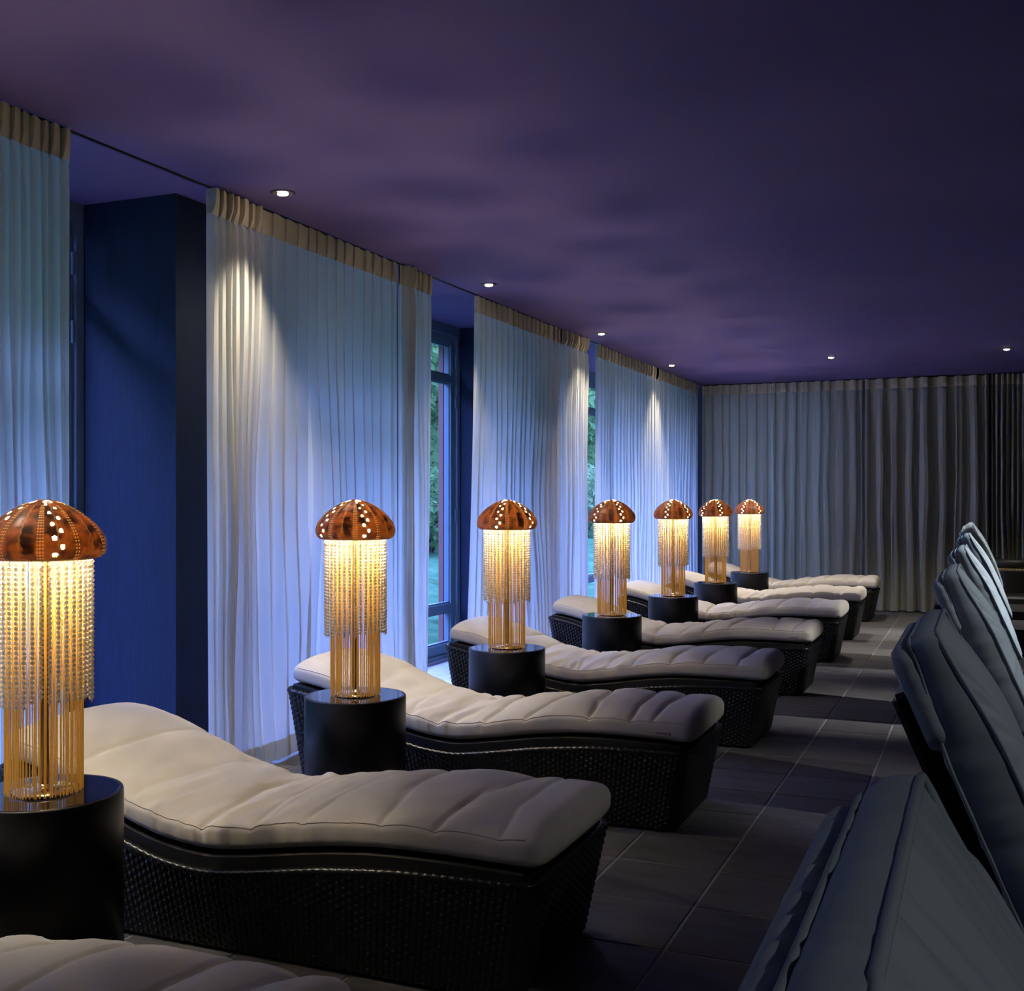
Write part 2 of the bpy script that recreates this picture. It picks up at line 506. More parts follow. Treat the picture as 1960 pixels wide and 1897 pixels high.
# far window (behind the far curtains)
root = empty('window_4', ((FW[0] + FW[1]) / 2, Y1 + 0.12, 0)); tag(root, kind='structure')
wf = MB(); hw = (FW[1] - FW[0]) / 2
for (a, b, c, d) in ((-hw, hw, 2.70, CEIL), (-hw, hw, 0, 0.1), (-hw, -hw + 0.07, 0.1, 2.7), (hw - 0.07, hw, 0.1, 2.7), (-0.09, 0.09, 0.1, 2.7)):
    wf.box(a, b, -0.04, 0.04, c, d)
wf.build('window_frame', M['window_frame'], root)
for (a, b) in ((-hw + 0.07, -0.09), (0.09, hw - 0.07)):
    MB().box(a, b, -0.003, 0.003, 0.1, 2.7).build('pane', M['pane'], root)

# ---- curtain tracks on the ceiling
o = MB().box(XC - 0.005, XC + 0.005, 0.3, 14.28, CEIL - 0.008, CEIL).build('trim_1', M['track']); tag(o, kind='structure')
o = MB().box(XC, 2.6, 14.27, 14.294, CEIL - 0.012, CEIL).build('trim_2', M['track']); tag(o, kind='structure')

# ================================================================== OUTSIDE
P = []
xs = np.concatenate([[XW - 0.07, XW - 0.30, XW - 0.8, XW - 1.6], np.linspace(-6.5, -26, 40)])
ys = np.linspace(-18, 95, 110)
for x in xs:
    row = []
    for y in ys:
        t = max(0.0, (-x - 5.0))
        z = -0.06 + 0.10 * t + 0.006 * t * t * 0.8
        z += 0.12 * float(vnoise(x * 0.6, y * 0.6, 5)) * min(1, t / 2)
        row.append((x, y, z))
    P.append(row)
o = MB().grid(np.array(P)).build('lawn', M['lawn'], smooth=True); tag(o, 'green lawn rising behind the windows', 'lawn', kind='structure')
P = [[(x, y, -0.06) for y in np.linspace(Y1 + 0.26, 40, 12)] for x in np.linspace(-4.5, 30, 14)]
o = MB().grid(np.array(P)).build('lawn', M['lawn']); tag(o, 'flat lawn beyond the curtained end wall', 'lawn', kind='structure')

def gz(x):
    t = max(0.0, -x - 5.0); return -0.06 + 0.10 * t + 0.0048 * t * t
def leaf_mesh(n, rx, rz, size, seed, mat):
    r = random.Random(seed); mb = MB()
    for _ in range(n):
        u = r.uniform(-1, 1); a = r.uniform(0, 2 * PI); q = r.uniform(0.35, 1) ** 0.5
        s_ = math.sqrt(1 - u * u)
        lump = 1 + 0.22 * math.sin(3 * a + seed) * s_ + 0.15 * math.sin(5 * u + 2 * a)
        c = Vector((rx * q * s_ * math.cos(a) * lump, rx * q * s_ * math.sin(a) * lump, rz * q * u))
        d = Vector((r.uniform(-1, 1), r.uniform(-1, 1), r.uniform(-1, 1))).normalized()
        e = d.cross(Vector((r.uniform(-1, 1), r.uniform(-1, 1), r.uniform(-1, 1)))).normalized()
        g = size * r.uniform(0.6, 1.3)
        mb.add([c - d * g, c + e * g * 0.5, c + d * g, c - e * g * 0.5], [(0, 1, 2, 3)])
    return mb.data('foliage', mat)
shrub_me = [leaf_mesh(2600, 0.75, 0.75, 0.055, 3, M['leaf_pale']), leaf_mesh(2600, 0.8, 0.65, 0.06, 8, M['leaf'])]
tree_me = leaf_mesh(5200, 2.0, 2.1, 0.13, 11, M['leaf'])
stem = MB()
for a in range(5):
    stem.tube([(0, 0, -0.1), (0.10 * math.cos(a * 1.3), 0.10 * math.sin(a * 1.3), 0.4), (0.35 * math.cos(a * 1.3), 0.35 * math.sin(a * 1.3), 0.9)], [0.02, 0.016, 0.008], 6)
stem_me = stem.data('stem', M['bark'], True)
tr = MB().tube([(0, 0, -0.3), (0.05, 0.03, 1.2), (0.0, 0.1, 2.4), (0.1, 0.1, 4.0)], [0.16, 0.13, 0.10, 0.05], 9)
for a in range(5):
    t = a * 1.25
    tr.tube([(0.02, 0.08, 2.0 + 0.2 * a), (0.6 * math.cos(t), 0.6 * math.sin(t), 2.8 + 0.2 * a), (1.3 * math.cos(t), 1.3 * math.sin(t), 3.6 + 0.15 * a)], [0.06, 0.04, 0.015], 6)
trunk_me = tr.data('trunk', M['bark'], True)
# clipped evergreen hedges
def hedge(HX0, HX1, HY0, HY1, HH, n, label, seed):
    hd = random.Random(seed); hm = MB(); g0 = gz(HX1 - 0.2); xm, ym = (HX0 + HX1) / 2, (HY0 + HY1) / 2
    core = MB().box(HX0 + 0.15, HX1 - 0.15, HY0 + 0.15, HY1 - 0.15, g0 - 0.1, HH - 0.15)
    for _ in range(n):
        f = hd.random()
        if f < 0.62: c = Vector((HX1 + hd.uniform(-0.2, 0.1), hd.uniform(HY0, HY1), hd.uniform(g0, HH)))
        elif f < 0.8: c = Vector((hd.uniform(HX0, HX1), hd.uniform(HY0, HY1), HH + hd.uniform(-0.2, 0.12)))
        else: c = Vector((hd.uniform(HX0, HX1), (HY1 if f < 0.9 else HY0) + hd.uniform(-0.1, 0.1), hd.uniform(g0, HH)))
        d = Vector((hd.uniform(-1, 1), hd.uniform(-1, 1), hd.uniform(-1, 1))).normalized(); e = d.cross(Vector((hd.uniform(-1, 1), hd.uniform(-1, 1), 0.3))).normalized()
        g = hd.uniform(0.08, 0.16)
        hm.add([c - d * g, c + e * g * 0.5, c + d * g, c - e * g * 0.5], [(0, 1, 2, 3)])
    hr = empty('garden_hedge', (xm, ym, g0)); tag(hr, label, 'hedge')
    core.build('branches', M['leaf'], hr, (-xm, -ym, -g0))
    o = hm.build('foliage', M['leaf'], hr, (-xm, -ym, -g0)); tag(o, kind='stuff')
hedge(-10.6, -9.4, -15.0, 9.0, 6.0, 9000, 'unseen tall hedge added outside the nearest window to block low sky light', 5)  # out-of-view hedge, added to keep low sky light off the pier reveal
hedge(-19.2, -17.8, 12.0, 80.0, 5.2, 9000, 'long dark hedge along the top of the bank, behind the trees', 6)
SH = [(-9.0, 15.3, 1.0), (-8.7, 17.2, 1.1), (-9.2, 19.0, 1.0), (-9.0, 21.4, 1.15), (-9.5, 24.0, 1.2), (-8.8, 13.2, 1.0), (-9.1, 26.6, 1.2), (-8.9, 29.2, 1.25)]
SHL = ['pale leafy shrub on the bank, second nearest, seen in the curtain slit',
       'dark leafy shrub on the bank behind the glazed door, second in the row',
       'pale leafy shrub on the bank, third in the row behind the windows',
       'dark leafy shrub on the bank, fourth in the row behind the windows',
       'pale leafy shrub on the bank, farthest in the row behind the windows',
       'dark leafy shrub on the bank, nearest in the row behind the windows',
       'pale leafy shrub seen through the narrow slit behind the fourth lamp',
       'dark leafy shrub beyond the narrow slit behind the fourth lamp, end of the row']
for i, (x, y, s) in enumerate(SH):
    r_ = empty('garden_shrub', (x, y, gz(x)), (0, 0, i * 1.1)); r_.scale = (s, s, s)
    tag(r_, SHL[i], 'shrub', 'garden shrubs beyond the windows')
    place('foliage', shrub_me[i % 2], r_, (0, 0, 0.75)); place('stem', stem_me, r_)
TR = [(-12.5, 17.5, 1.0), (-13.0, 22.5, 1.15), (-12.0, 27.5, 1.1), (-13.5, 12.0, 1.0), (-12.8, 33.0, 1.2), (-10.9, 39.5, 1.2), (-15.5, 44.5, 1.3), (-13.0, 52.5, 1.5)]
TR += [(-15.0, -14.0 + 5.6 * q, 1.1) for q in range(4)]
TRL = ['dark leafy tree behind the shrubs, its crown against the pale sky in the curtain slit',
       'tall dark tree behind the second shrub beyond the windows',
       'broad dark tree on the bank, beyond the third shrub',
       'dark tree on the bank, nearest to the camera side',
       'dark tree on the bank, fifth from the hedge', 'dark tree on the bank, in the narrow slit behind the fourth lamp', 'large dark tree beyond the narrow slit behind the fourth lamp', 'largest dark tree at the far end of the bank']
TRL += ['tall dark tree %s in the line before the nearest window' % w for w in ('first', 'second', 'third', 'fourth')]
for i, (x, y, s) in enumerate(TR):
    r_ = empty('garden_tree', (x, y, gz(x)), (0, 0, i * 0.9)); r_.scale = (s, s, s)
    tag(r_, TRL[i], 'tree', 'trees beyond the windows')
    place('foliage', tree_me, r_, (0, 0, 3.6)); place('trunk', trunk_me, r_)

# ================================================================== CURTAINS
def make_curtain(label, axis, pos, u0, u1, spec, seed, flare=(0.0, 0.0), style='knife', mat='curtain', sign=1, head_h=0.12, hem_h=0.10, zb=0.012):
    """spec: list of (share of width, pleat width, depth)."""
    rnd = random.Random(seed)
    pts = []   # (u, depth coefficient, pleat id)
    L = u1 - u0; u = u0; pid = 0
    tot = sum(s[0] for s in spec)
    for (share, pw, dep) in spec:
        seg = L * share / tot; n = max(1, round(seg / pw)); w = seg / n
        cuts = [u + w * k + (rnd.uniform(-0.22, 0.22) * w if 0 < k < n else 0) for k in range(n + 1)]
        for k in range(n):
            a, b = cuts[k], cuts[k + 1]; d = dep * rnd.uniform(0.65, 1.2)
            ov = min(0.18 * (b - a), 0.014) if b < u1 - 1e-6 else 0.0
            if style == 'knife':
                for s_ in (0.0, 0.06, 0.2, 0.4, 0.6, 0.8, 0.94, 1.0):
                    pts.append((a + (b + ov - a) * s_, d * (1 - s_) + 0.25 * d * math.sin(PI * s_), pid))
                pts.append((b + ov * 0.8, -0.12 * d, pid))
            else:
                for s_ in np.linspace(0, 0.92, 12):
                    c = math.cos(2 * PI * s_)
                    pts.append((a + (b - a) * s_ + 0.10 * (b - a) * math.sin(4 * PI * s_), d * math.copysign(abs(c) ** 0.8, c), pid))
            pid += 1
        u += seg
    pts.insert(0, (u0, -0.004, 0)); pts.append((u1, -0.004, pid - 1))
    U = np.array([p[0] for p in pts]); D = np.array([p[1] for p in pts]); ID = np.array([p[2] for p in pts], float)
    top = CEIL - 0.012
    H = top - zb
    um = (u0 + u1) / 2
    def surf(z, off=0.0):
        v = (top - z) / H
        below = max(0.0, v - head_h / H)
        amp = 0.85 + (-0.30 * min(1, below * 3) if style == 'knife' else 0.5 * min(1, below * 4))
        pinch = 1 - 0.45 * math.exp(-((v * H - head_h) / 0.03) ** 2)
        ef = np.clip(np.minimum(U - u0, u1 - U) / 0.15, 0, 1)
        uu = U + ef * 0.030 * vnoise(ID * 0.73 + 3, v * 2.2 + 0 * ID, seed) * min(1, below * 2.0) + ef * 0.010 * vnoise(U * 9, v * 5 + 0 * U, seed + 4) * min(1, below * 3)
        e0 = np.clip(1 - (U - u0) / (0.5 * L), 0, 1); e1 = np.clip(1 - (u1 - U) / (0.5 * L), 0, 1)
        uu = uu - flare[0] * e0 * v ** 1.7 + flare[1] * e1 * v ** 1.7
        nn = D * amp * pinch + ef * 0.030 * vnoise(U * 1.7, v * 2.0 + 0 * U, seed + 1) * min(1, below * 2) + ef * 0.016 * vnoise(ID * 0.9, v * 4 + 0 * U, seed + 2) * min(1, below * 2) + off
        nn = nn + ef * 0.03 * max(0, v - 0.9) * 10 * vnoise(U * 4, 0 * U + 2.5, seed + 3)
        zz = np.full_like(U, z)
        if v < 0.02: zz = zz + 0.004 * vnoise(U * 30, 0 * U, seed + 6)
        if axis == 'Y':
            return np.stack([nn * sign, uu - um, zz], 1)
        return np.stack([uu - um, nn * sign, zz], 1)
    loc = (pos, um, 0) if axis == 'Y' else (um, pos, 0)
    root = empty('curtain', loc)
    tag(root, label, 'curtain', 'floor length pleated curtains')
    zs = [top] + [top - head_h * k / 3 for k in (1, 2, 3)] + list(np.linspace(top - head_h - 0.03, zb + hem_h + 0.02, 24)) + [zb + hem_h, zb + hem_h * 0.5, zb]
    MB().grid(np.array([surf(z) for z in zs])).build('fabric', M[mat], root, smooth=False)
    MB().grid(np.array([surf(z, 0.0035) for z in (top, top - head_h * 0.33, top - head_h * 0.66, top - head_h)])).build('heading', M['heading'], root)
    MB().grid(np.array([surf(z, 0.003) for z in (zb + hem_h, zb + hem_h * 0.5, zb)])).build('hem', M['hem'] if mat == 'curtain' else M[mat], root)
    return root

make_curtain('cream sheer curtain at the left edge, in front of the nearest window', 'Y', XC, 0.35, 3.44, [(1, 0.052, 0.045)], 1)
make_curtain('widest cream sheer curtain, hanging behind the second urchin lamp', 'Y', XC, 4.30, 6.15, [(0.42, 0.062, 0.060), (1.45, 0.105, 0.022)], 2, (-0.02, 0.02))
make_curtain('bunched cream curtain panel stacked against the right end of the widest curtain', 'Y', XC + 0.002, 6.17, 6.62, [(0.04, 0.030, 0.016), (0.15, 0.019, 0.070), (0.34, 0.075, 0.030)], 3, (0.0, -0.08))
make_curtain('cream sheer curtain behind the third urchin lamp, right of the glazed door slit', 'Y', XC, 7.31, 9.07, [(1, 0.100, 0.022)], 4, (0.16, 0.0))
make_curtain('brightly spot-lit bunched curtain panel between the third and fourth urchin lamps', 'Y', XC + 0.002, 9.074, 9.70, [(0.10, 0.03, 0.016), (1, 0.060, 0.070)], 5, (0.0, 0.05))
make_curtain('cream sheer curtain behind the fourth and fifth urchin lamps', 'Y', XC, 10.04, 12.15, [(1, 0.11, 0.035)], 6, (0.05, 0.0))
make_curtain('cream sheer curtain ending in the far left corner of the room', 'Y', XC + 0.002, 12.154, 14.14, [(1, 0.11, 0.035)], 7)
YF = 14.28
make_curtain('grey-green lined curtain on the end wall, first from the room corner', 'X', YF, -3.32, -2.43, [(1, 0.11, 0.020)], 8, style='wave', mat='far_curtain', sign=-1)
make_curtain('grey lined curtain on the end wall, second from the corner, behind the farthest lamp', 'X', YF - 0.004, -2.424, -1.335, [(1, 0.14, 0.035)], 9, style='wave', mat='far_curtain', sign=-1)
make_curtain('grey lined curtain with deep folds in the middle of the end wall', 'X', YF - 0.02, -1.315, 0.07, [(1, 0.17, 0.055)], 10, style='wave', mat='far_curtain', sign=-1)
make_curtain('grey lined curtain at the right edge of the end wall above the black tub chair', 'X', YF - 0.02, 0.10, 1.7, [(0.4, 0.06, 0.060), (1, 0.16, 0.05)], 11, style='wave', mat='far_curtain', sign=-1)

# ================================================================== DOWNLIGHTS
ring_me = MB().lathe([(0.036, -0.002), (0.040, -0.006), (0.056, -0.006), (0.060, -0.001), (0.060, 0.0)], 36, cap=False).data('trim_ring', M['ring'], True)
cup_me = MB().lathe([(0.038, -0.004), (0.034, 0.0), (0.020, 0.0005)], 28).data('reflector', M['ring'], True)
lens_me = MB().lathe([(0.027, 0.0), (0.026, -0.006), (0.018, -0.011), (0.0005, -0.013)], 24).data('lens', M['lens'], True)
def downlight(x, y, label, watts, aim=None, size=78, blend=1.0, color=(1.0, 0.90, 0.74)):
    r_ = empty('downlight', (x, y, CEIL)); tag(r_, label, 'downlight', 'recessed ceiling downlights')
    place('trim_ring', ring_me, r_); place('reflector', cup_me, r_, (0, 0, -0.001))
    place('lens', lens_me, r_, (0, 0, -0.003), (math.radians(8), 0, 0))
    ld = bpy.data.lights.new('downlight_beam', 'SPOT')
    ld.energy = watts; ld.spot_size = math.radians(size); ld.spot_blend = blend; ld.shadow_soft_size = 0.022; ld.color = color
    lo = bpy.data.objects.new('beam', ld); COL.objects.link(lo); lo.parent = r_; lo.location = (0, 0, -0.03)
    if aim:
        v = Vector(aim) - Vector((x, y, CEIL - 0.03)); lo.rotation_euler = v.to_track_quat('-Z', 'Y').to_euler()
    return r_
downlight(-3.09, 2.06, 'recessed downlight above the curtain at the left edge', DOWNLIGHT_W)
downlight(-3.09, 4.54, 'recessed downlight above the widest curtain, largest in view', DOWNLIGHT_W)
downlight(-3.11, 7.02, 'recessed downlight beside the curtain slit with the glazed door', DOWNLIGHT_W * 0.7)
downlight(-3.11, 9.48, 'recessed downlight above the bright bunched curtain panel', DOWNLIGHT_W)
downlight(-3.13, 12.0, 'recessed downlight nearest the far left corner', DOWNLIGHT_W)
downlight(-1.44, 11.97, 'recessed downlight in the middle of the far ceiling', DOWNLIGHT_W, size=105)
downlight(0.22, 11.97, 'recessed downlight at the right edge of the far ceiling', DOWNLIGHT_W * 0.8, size=105)
for k, (y, w, ya) in enumerate(((11.97, 3.0, 11.9), (9.48, 4.0, 9.75), (7.02, 3.6, 7.4), (4.54, 1.1, 5.15), (2.06, 0.35, 2.9), (-0.42, 0.30, 0.95))):  # out-of-view spots added to brighten the recliner fronts
    downlight(1.88, y, 'unseen downlight added to light the recliner fronts, %s from the end wall' % ('first', 'second', 'third', 'fourth', 'fifth', 'sixth')[k], DOWNLIGHT_W * w, aim=(0.05, ya, 0.75), size=31, color=(1.0, 0.98, 0.95))

# ================================================================== SIDE TABLES
TH = 0.547; TR_ = 0.207
body_me = MB().lathe([(TR_, 0.0), (TR_, TH - 0.006), (TR_ - 0.002, TH - 0.001), (TR_ - 0.006, TH), (TR_ - 0.010, TH - 0.001), (TR_ - 0.010, TH - 0.010)], 72).data('drum_body', M['lacquer'], True)
top_me = MB().lathe([(TR_ - 0.011, TH - 0.010), (TR_ - 0.011, TH - 0.001), (TR_ - 0.013, TH)], 72).data('glass_top', M['black_glass'], False)
foot_me = MB().lathe([(TR_ - 0.02, -0.002), (TR_ - 0.02, 0.012)], 48).data('plinth', M['inner'], False)
LX = -2.376
LY = [2.35, 4.01, 5.605, 7.475, 9.155, 10.77, 12.48]
ORD = ['first', 'second', 'third', 'fourth', 'fifth', 'sixth', 'seventh']
for k, y in enumerate(LY):
    r_ = empty('side_table', (LX, y, 0))
    lab = ['black drum side table cut by the left edge, nearest to the camera', 'black drum side table in front of the widest curtain, second from the left', 'black drum side table, third from the left, standing before the second full lounger behind', 'black drum side table, fourth from the left', 'black drum side table, fifth from the left', 'black drum side table, sixth from the left, second smallest in view', 'smallest black drum side table, farthest away by the end wall'][k]
    tag(r_, lab, 'side table', 'black drum side tables between the loungers')
    b = place('drum_body', body_me, r_)
    place('glass_top', top_me, r_)

# ================================================================== SEA URCHIN LAMPS
def urchin_shade_mesh():
    prof = [(0.118, 0.006), (0.132, 0.0), (0.148, 0.004), (0.1585, 0.016), (0.1632, 0.032), (0.161, 0.050), (0.152, 0.071), (0.135, 0.094), (0.110, 0.118), (0.080, 0.139), (0.051, 0.153), (0.027, 0.161), (0.012, 0.164)]
    prof = np.array(prof)
    seg = np.r_[0, np.cumsum(np.hypot(*np.diff(prof, axis=0).T))]
    NV, NU = 100, 440
    sv = np.linspace(0, seg[-1], NV)
    # smooth resample
    R = np.interp(sv, seg, prof[:, 0]); Z = np.interp(sv, seg, prof[:, 1])
    for _ in range(6):
        R[1:-1] = (R[:-2] + 2 * R[1:-1] + R[2:]) / 4; Z[1:-1] = (Z[:-2] + 2 * Z[1:-1] + Z[2:]) / 4
    A = np.arange(NU) / NU * 2 * PI
    AA, SS = np.meshgrid(A, sv, indexing='ij')
    RR = np.broadcast_to(R, AA.shape).copy(); ZZ = np.broadcast_to(Z, AA.shape).copy()
    # lobes: five-fold swelling with shallow seams
    body = np.clip((SS - seg[2]) / 0.05, 0, 1)
    RR = RR * (1 + 0.012 * np.cos(10 * AA) * body)
    thin = np.zeros_like(AA)
    top = seg[-1]
    holes = []
    def angd(a, b): return (a - b + PI) % (2 * PI) - PI
    rng = random.Random(4)
    s_start, s_end = seg[2] + 0.018, top - 0.045
    for q in range(5):
        a0 = q * 2 * PI / 5 + 0.15
        nh = 9
        for k in range(nh):
            s_ = s_start + (s_end - s_start) * k / (nh - 1)
            r_loc = np.interp(s_, sv, R)
            side = 0.0095 * (1 if k % 2 else -1)
            holes.append((a0 + side / r_loc, s_, 0.0052 * (0.75 + 0.35 * (1 - k / nh)) * rng.uniform(0.85, 1.1)))
        holes.append((a0, top - 0.024, 0.0115))
        # rows of small pores
        for da in (-0.335, -0.29, 0.29, 0.335, 0.245 if q % 2 else -0.245):
            npd = 20
            for k in range(npd):
                s_ = seg[2] + 0.006 + (top - 0.05 - seg[2]) * k / npd
                r_loc = np.interp(s_, sv, RR[0])
                dd = np.hypot(angd(AA, a0 + da) * r_loc, SS - s_)
                thin = np.maximum(thin, np.clip(1.35 - dd / 0.0019, 0, 1) * 1.0)
                bump = np.exp(-(dd / 0.0022) ** 2)
                RR += 0.0008 * bump
        # glowing seams between the plates
        for da in (PI / 5, 0.0):
            dd = np.abs(angd(AA, a0 + da + 0.012 * np.sin(SS * 300))) * np.maximum(RR, 0.02)
            thin = np.maximum(thin, np.exp(-(dd / 0.0014) ** 2) * 0.22 * body * np.clip((top - 0.03 - SS) / 0.02, 0, 1))
    X = RR * np.cos(AA); Y = RR * np.sin(AA)
    dead = np.zeros_like(AA, bool)
    for (a, s_, r) in holes:
        r_loc = max(np.interp(s_, sv, R), 0.01)
        da = angd(AA, a)
        du = da * r_loc; dv = SS - s_
        dd = np.hypot(du, dv)
        dead |= dd < r
        # pull the border vertices onto the circle for a clean round edge
        band = (dd >= r) & (dd < r + 0.0017)
        f = np.where(band, r / np.maximum(dd, 1e-6), 1.0)
        a_new = a + da * f; s_new = s_ + dv * f
        rn = np.interp(s_new, sv, R) * (1 + 0.012 * np.cos(10 * a_new)); zn = np.interp(s_new, sv, Z)
        X = np.where(band, rn * np.cos(a_new), X); Y = np.where(band, rn * np.sin(a_new), Y); ZZ = np.where(band, zn, ZZ)
        thin = np.maximum(thin, np.clip(1 - (dd - r) / 0.0025, 0, 1) * 0.5)
    idx = np.arange(NU * NV).reshape(NU, NV)
    faces = []
    for i in range(NU):
        i2 = (i + 1) % NU
        for j in range(NV - 1):
            if dead[i, j] or dead[i2, j] or dead[i2, j + 1] or dead[i, j + 1]: continue
            faces.append((idx[i, j], idx[i2, j], idx[i2, j + 1], idx[i, j + 1]))
    V = np.stack([X, Y, ZZ], -1).reshape(-1, 3)
    used = np.zeros(len(V), bool); used[np.array(faces).ravel()] = True
    remap = np.cumsum(used) - 1
    me = mesh_data('urchin_shade', V[used], remap[np.array(faces)], M['urchin'], True)
    at = me.attributes.new('thin', 'FLOAT', 'POINT')
    at.data.foreach_set('value', thin.reshape(-1)[used].astype(np.float32))
    return me
shade_me = urchin_shade_mesh()
lining_me = shade_me.copy(); lining_me.name = 'inner_lining'
lining_me.materials[0] = cloth_mat('pale_shell_lining', (0.85, 0.76, 0.60), 0.35, 80.0)

SZ = 0.638                       # underside of the shade above the table top
NB, PITCH, BR = 30, 0.0130, 0.0062
def strand_mesh(n):
    mb = MB()
    for k in range(n):
        z = -0.008 - PITCH * k
        prof = [(BR * math.sin(t), z - BR * 1.0 * math.cos(t)) for t in np.linspace(0.25, PI - 0.25, 5)]
        mb.lathe(prof, 7)
    mb.tube([(0, 0, 0.0), (0, 0, -0.008 - PITCH * n)], 0.0008, 4)
    return mb.data('bead_strand', M['bead'], True)
strand_me = [strand_mesh(NB), strand_mesh(NB - 1), strand_mesh(NB - 2)]
NS = 36
thr = MB(); r_ = random.Random(2)
for k in range(74):
    a = 2 * PI * k / 74 + r_.uniform(-0.025, 0.025); rr = 0.099 + r_.uniform(-0.004, 0.002)
    thr.tube([(rr * math.cos(a), rr * math.sin(a), 0.004), (rr * math.cos(a + .01), rr * math.sin(a + .01), 0.32), (rr * math.cos(a), rr * math.sin(a), SZ + 0.004)], 0.0020, 5)
thread_me = thr.data('amber_threads', M['thread'], True)
base_me = MB().lathe([(0.083, 0.0), (0.084, 0.004), (0.082, 0.008), (0.03, 0.011), (0.018, 0.016), (0.016, 0.022)], 48).data('base', M['chrome'], True)
pole_me = MB().lathe([(0.013, 0.018), (0.013, SZ + 0.02), (0.020, SZ + 0.022), (0.020, SZ + 0.05)], 20).data('pole', M['brass'], True)
bulb_me = MB().lathe([(0.008, 0.0), (0.010, 0.010), (0.012, 0.022), (0.010, 0.034), (0.006, 0.041), (0.001, 0.043)], 20).data('bulb', M['bulb'], True)
ringt = MB()
for rr, zz in ((0.123, SZ + 0.001), (0.099, SZ + 0.004)):
    ringt.tube([(rr * math.cos(t), rr * math.sin(t), zz) for t in np.linspace(0, 2 * PI, 40, endpoint=False)], 0.0022, 6, closed=True)
for k in range(3):
    t = 2 * PI * k / 3
    ringt.tube([(0.014 * math.cos(t), 0.014 * math.sin(t), SZ + 0.004), (0.123 * math.cos(t), 0.123 * math.sin(t), SZ + 0.001)], 0.002, 6)
carrier_me = ringt.data('strand_ring', M['chrome'], True)
def bulb_light(parent):
    ld = bpy.data.lights.new('lamp_light', 'POINT'); ld.energy = LAMP_W; ld.shadow_soft_size = 0.034; ld.color = (1.0, 0.83, 0.54)
    lo = bpy.data.objects.new('bulb_light', ld); COL.objects.link(lo); lo.parent = parent; lo.location = (0, 0, SZ + 0.074)
LAMPL = ['sea-urchin lamp with bead fringe cut by the left edge, largest of the lamps',
         'sea-urchin lamp with bead fringe in front of the widest curtain, second largest',
         'sea-urchin lamp with bead fringe, third from the left, right of the glazed door',
         'sea-urchin lamp with bead fringe, fourth from the left',
         'sea-urchin lamp with bead fringe, fifth from the left',
         'slightly tilted sea-urchin lamp with bead fringe, sixth from the left',
         'smallest sea-urchin lamp with bead fringe, in front of the end wall curtains']
for k, y in enumerate(LY):
    rt = empty('table_lamp', (LX, y, TH + 0.0008), (0, 0, [0.55, 0.35, 0.9, 0.3, 0.7, 0.1, 0.5][k]))
    tag(rt, LAMPL[k], 'lamp', 'sea-urchin table lamps')
    tilt = (math.radians(1.4), math.radians(-1.0), 0) if k == 5 else (0, 0, 0)
    place('base', base_me, rt); place('pole', pole_me, rt); place('strand_ring', carrier_me, rt)
    sh = place('urchin_shade', shade_me, rt, (0, 0, SZ), tilt)
    li = place('inner_lining', lining_me, sh, (0, 0, 0.0004)); li.scale = (0.984, 0.984, 0.984)
    th = place('amber_threads', thread_me, rt); tag(th, kind='stuff')
    place('bulb', bulb_me, rt, (0, 0, SZ + 0.05))
    bulb_light(rt)
    short = {0: 0, 1: 0, 2: 0.02, 3: 0, 4: 0.02, 5: 0.03, 6: 0.05}[k]
    for q in range(NS):
        a = 2 * PI * q / NS
        place('bead_strand', strand_me[(q * 5 + k) % 3 if q % 4 == 0 else (q // 9) % 2], rt, (0.123 * math.cos(a), 0.123 * math.sin(a), SZ), (0, 0, a))

# ================================================================== WICKER LOUNGERS
XH, XF = -2.985, -1.085            # head and foot of the rim
RIMX = [-3.10, -2.985, -2.88, -2.75, -2.60, -2.437, -2.304, -2.131, -1.93, -1.74, -1.50, -1.32, -1.10, -0.9]
RIMZ = [0.485, 0.475, 0.462, 0.430, 0.370, 0.300, 0.260, 0.243, 0.272, 0.304, 0.328, 0.335, 0.338, 0.338]
_rx = np.linspace(-3.1, -0.9, 400); _rz = np.interp(_rx, RIMX, RIMZ)
for _ in range(160): _rz[1:-1] = (_rz[:-2] + 2 * _rz[1:-1] + _rz[2:]) / 4
def rimz(x): return np.interp(x, _rx, _rz)
HWT, HWB = 0.335, 0.300
def perim(n_per_m, xh, xf, hw, rad):
    """closed rounded-rectangle outline (plan), returns points and arc length"""
    pts = []
    for (cx, cy, a0) in ((xf - rad, -hw + rad, -PI / 2), (xf - rad, hw - rad, 0), (xh + rad, hw - rad, PI / 2), (xh + rad, -hw + rad, PI)):
        for t in np.linspace(0, PI / 2, 12):
            pts.append((cx + rad * math.cos(a0 + t), cy + rad * math.sin(a0 + t)))
    pts = np.array(pts + [pts[0]])
    s_ = np.r_[0, np.cumsum(np.hypot(*np.diff(pts, axis=0).T))]
    n = int(s_[-1] * n_per_m)
    t = np.linspace(0, s_[-1], n, endpoint=False)
    return np.stack([np.interp(t, s_, pts[:, 0]), np.interp(t, s_, pts[:, 1])], 1), s_[-1]

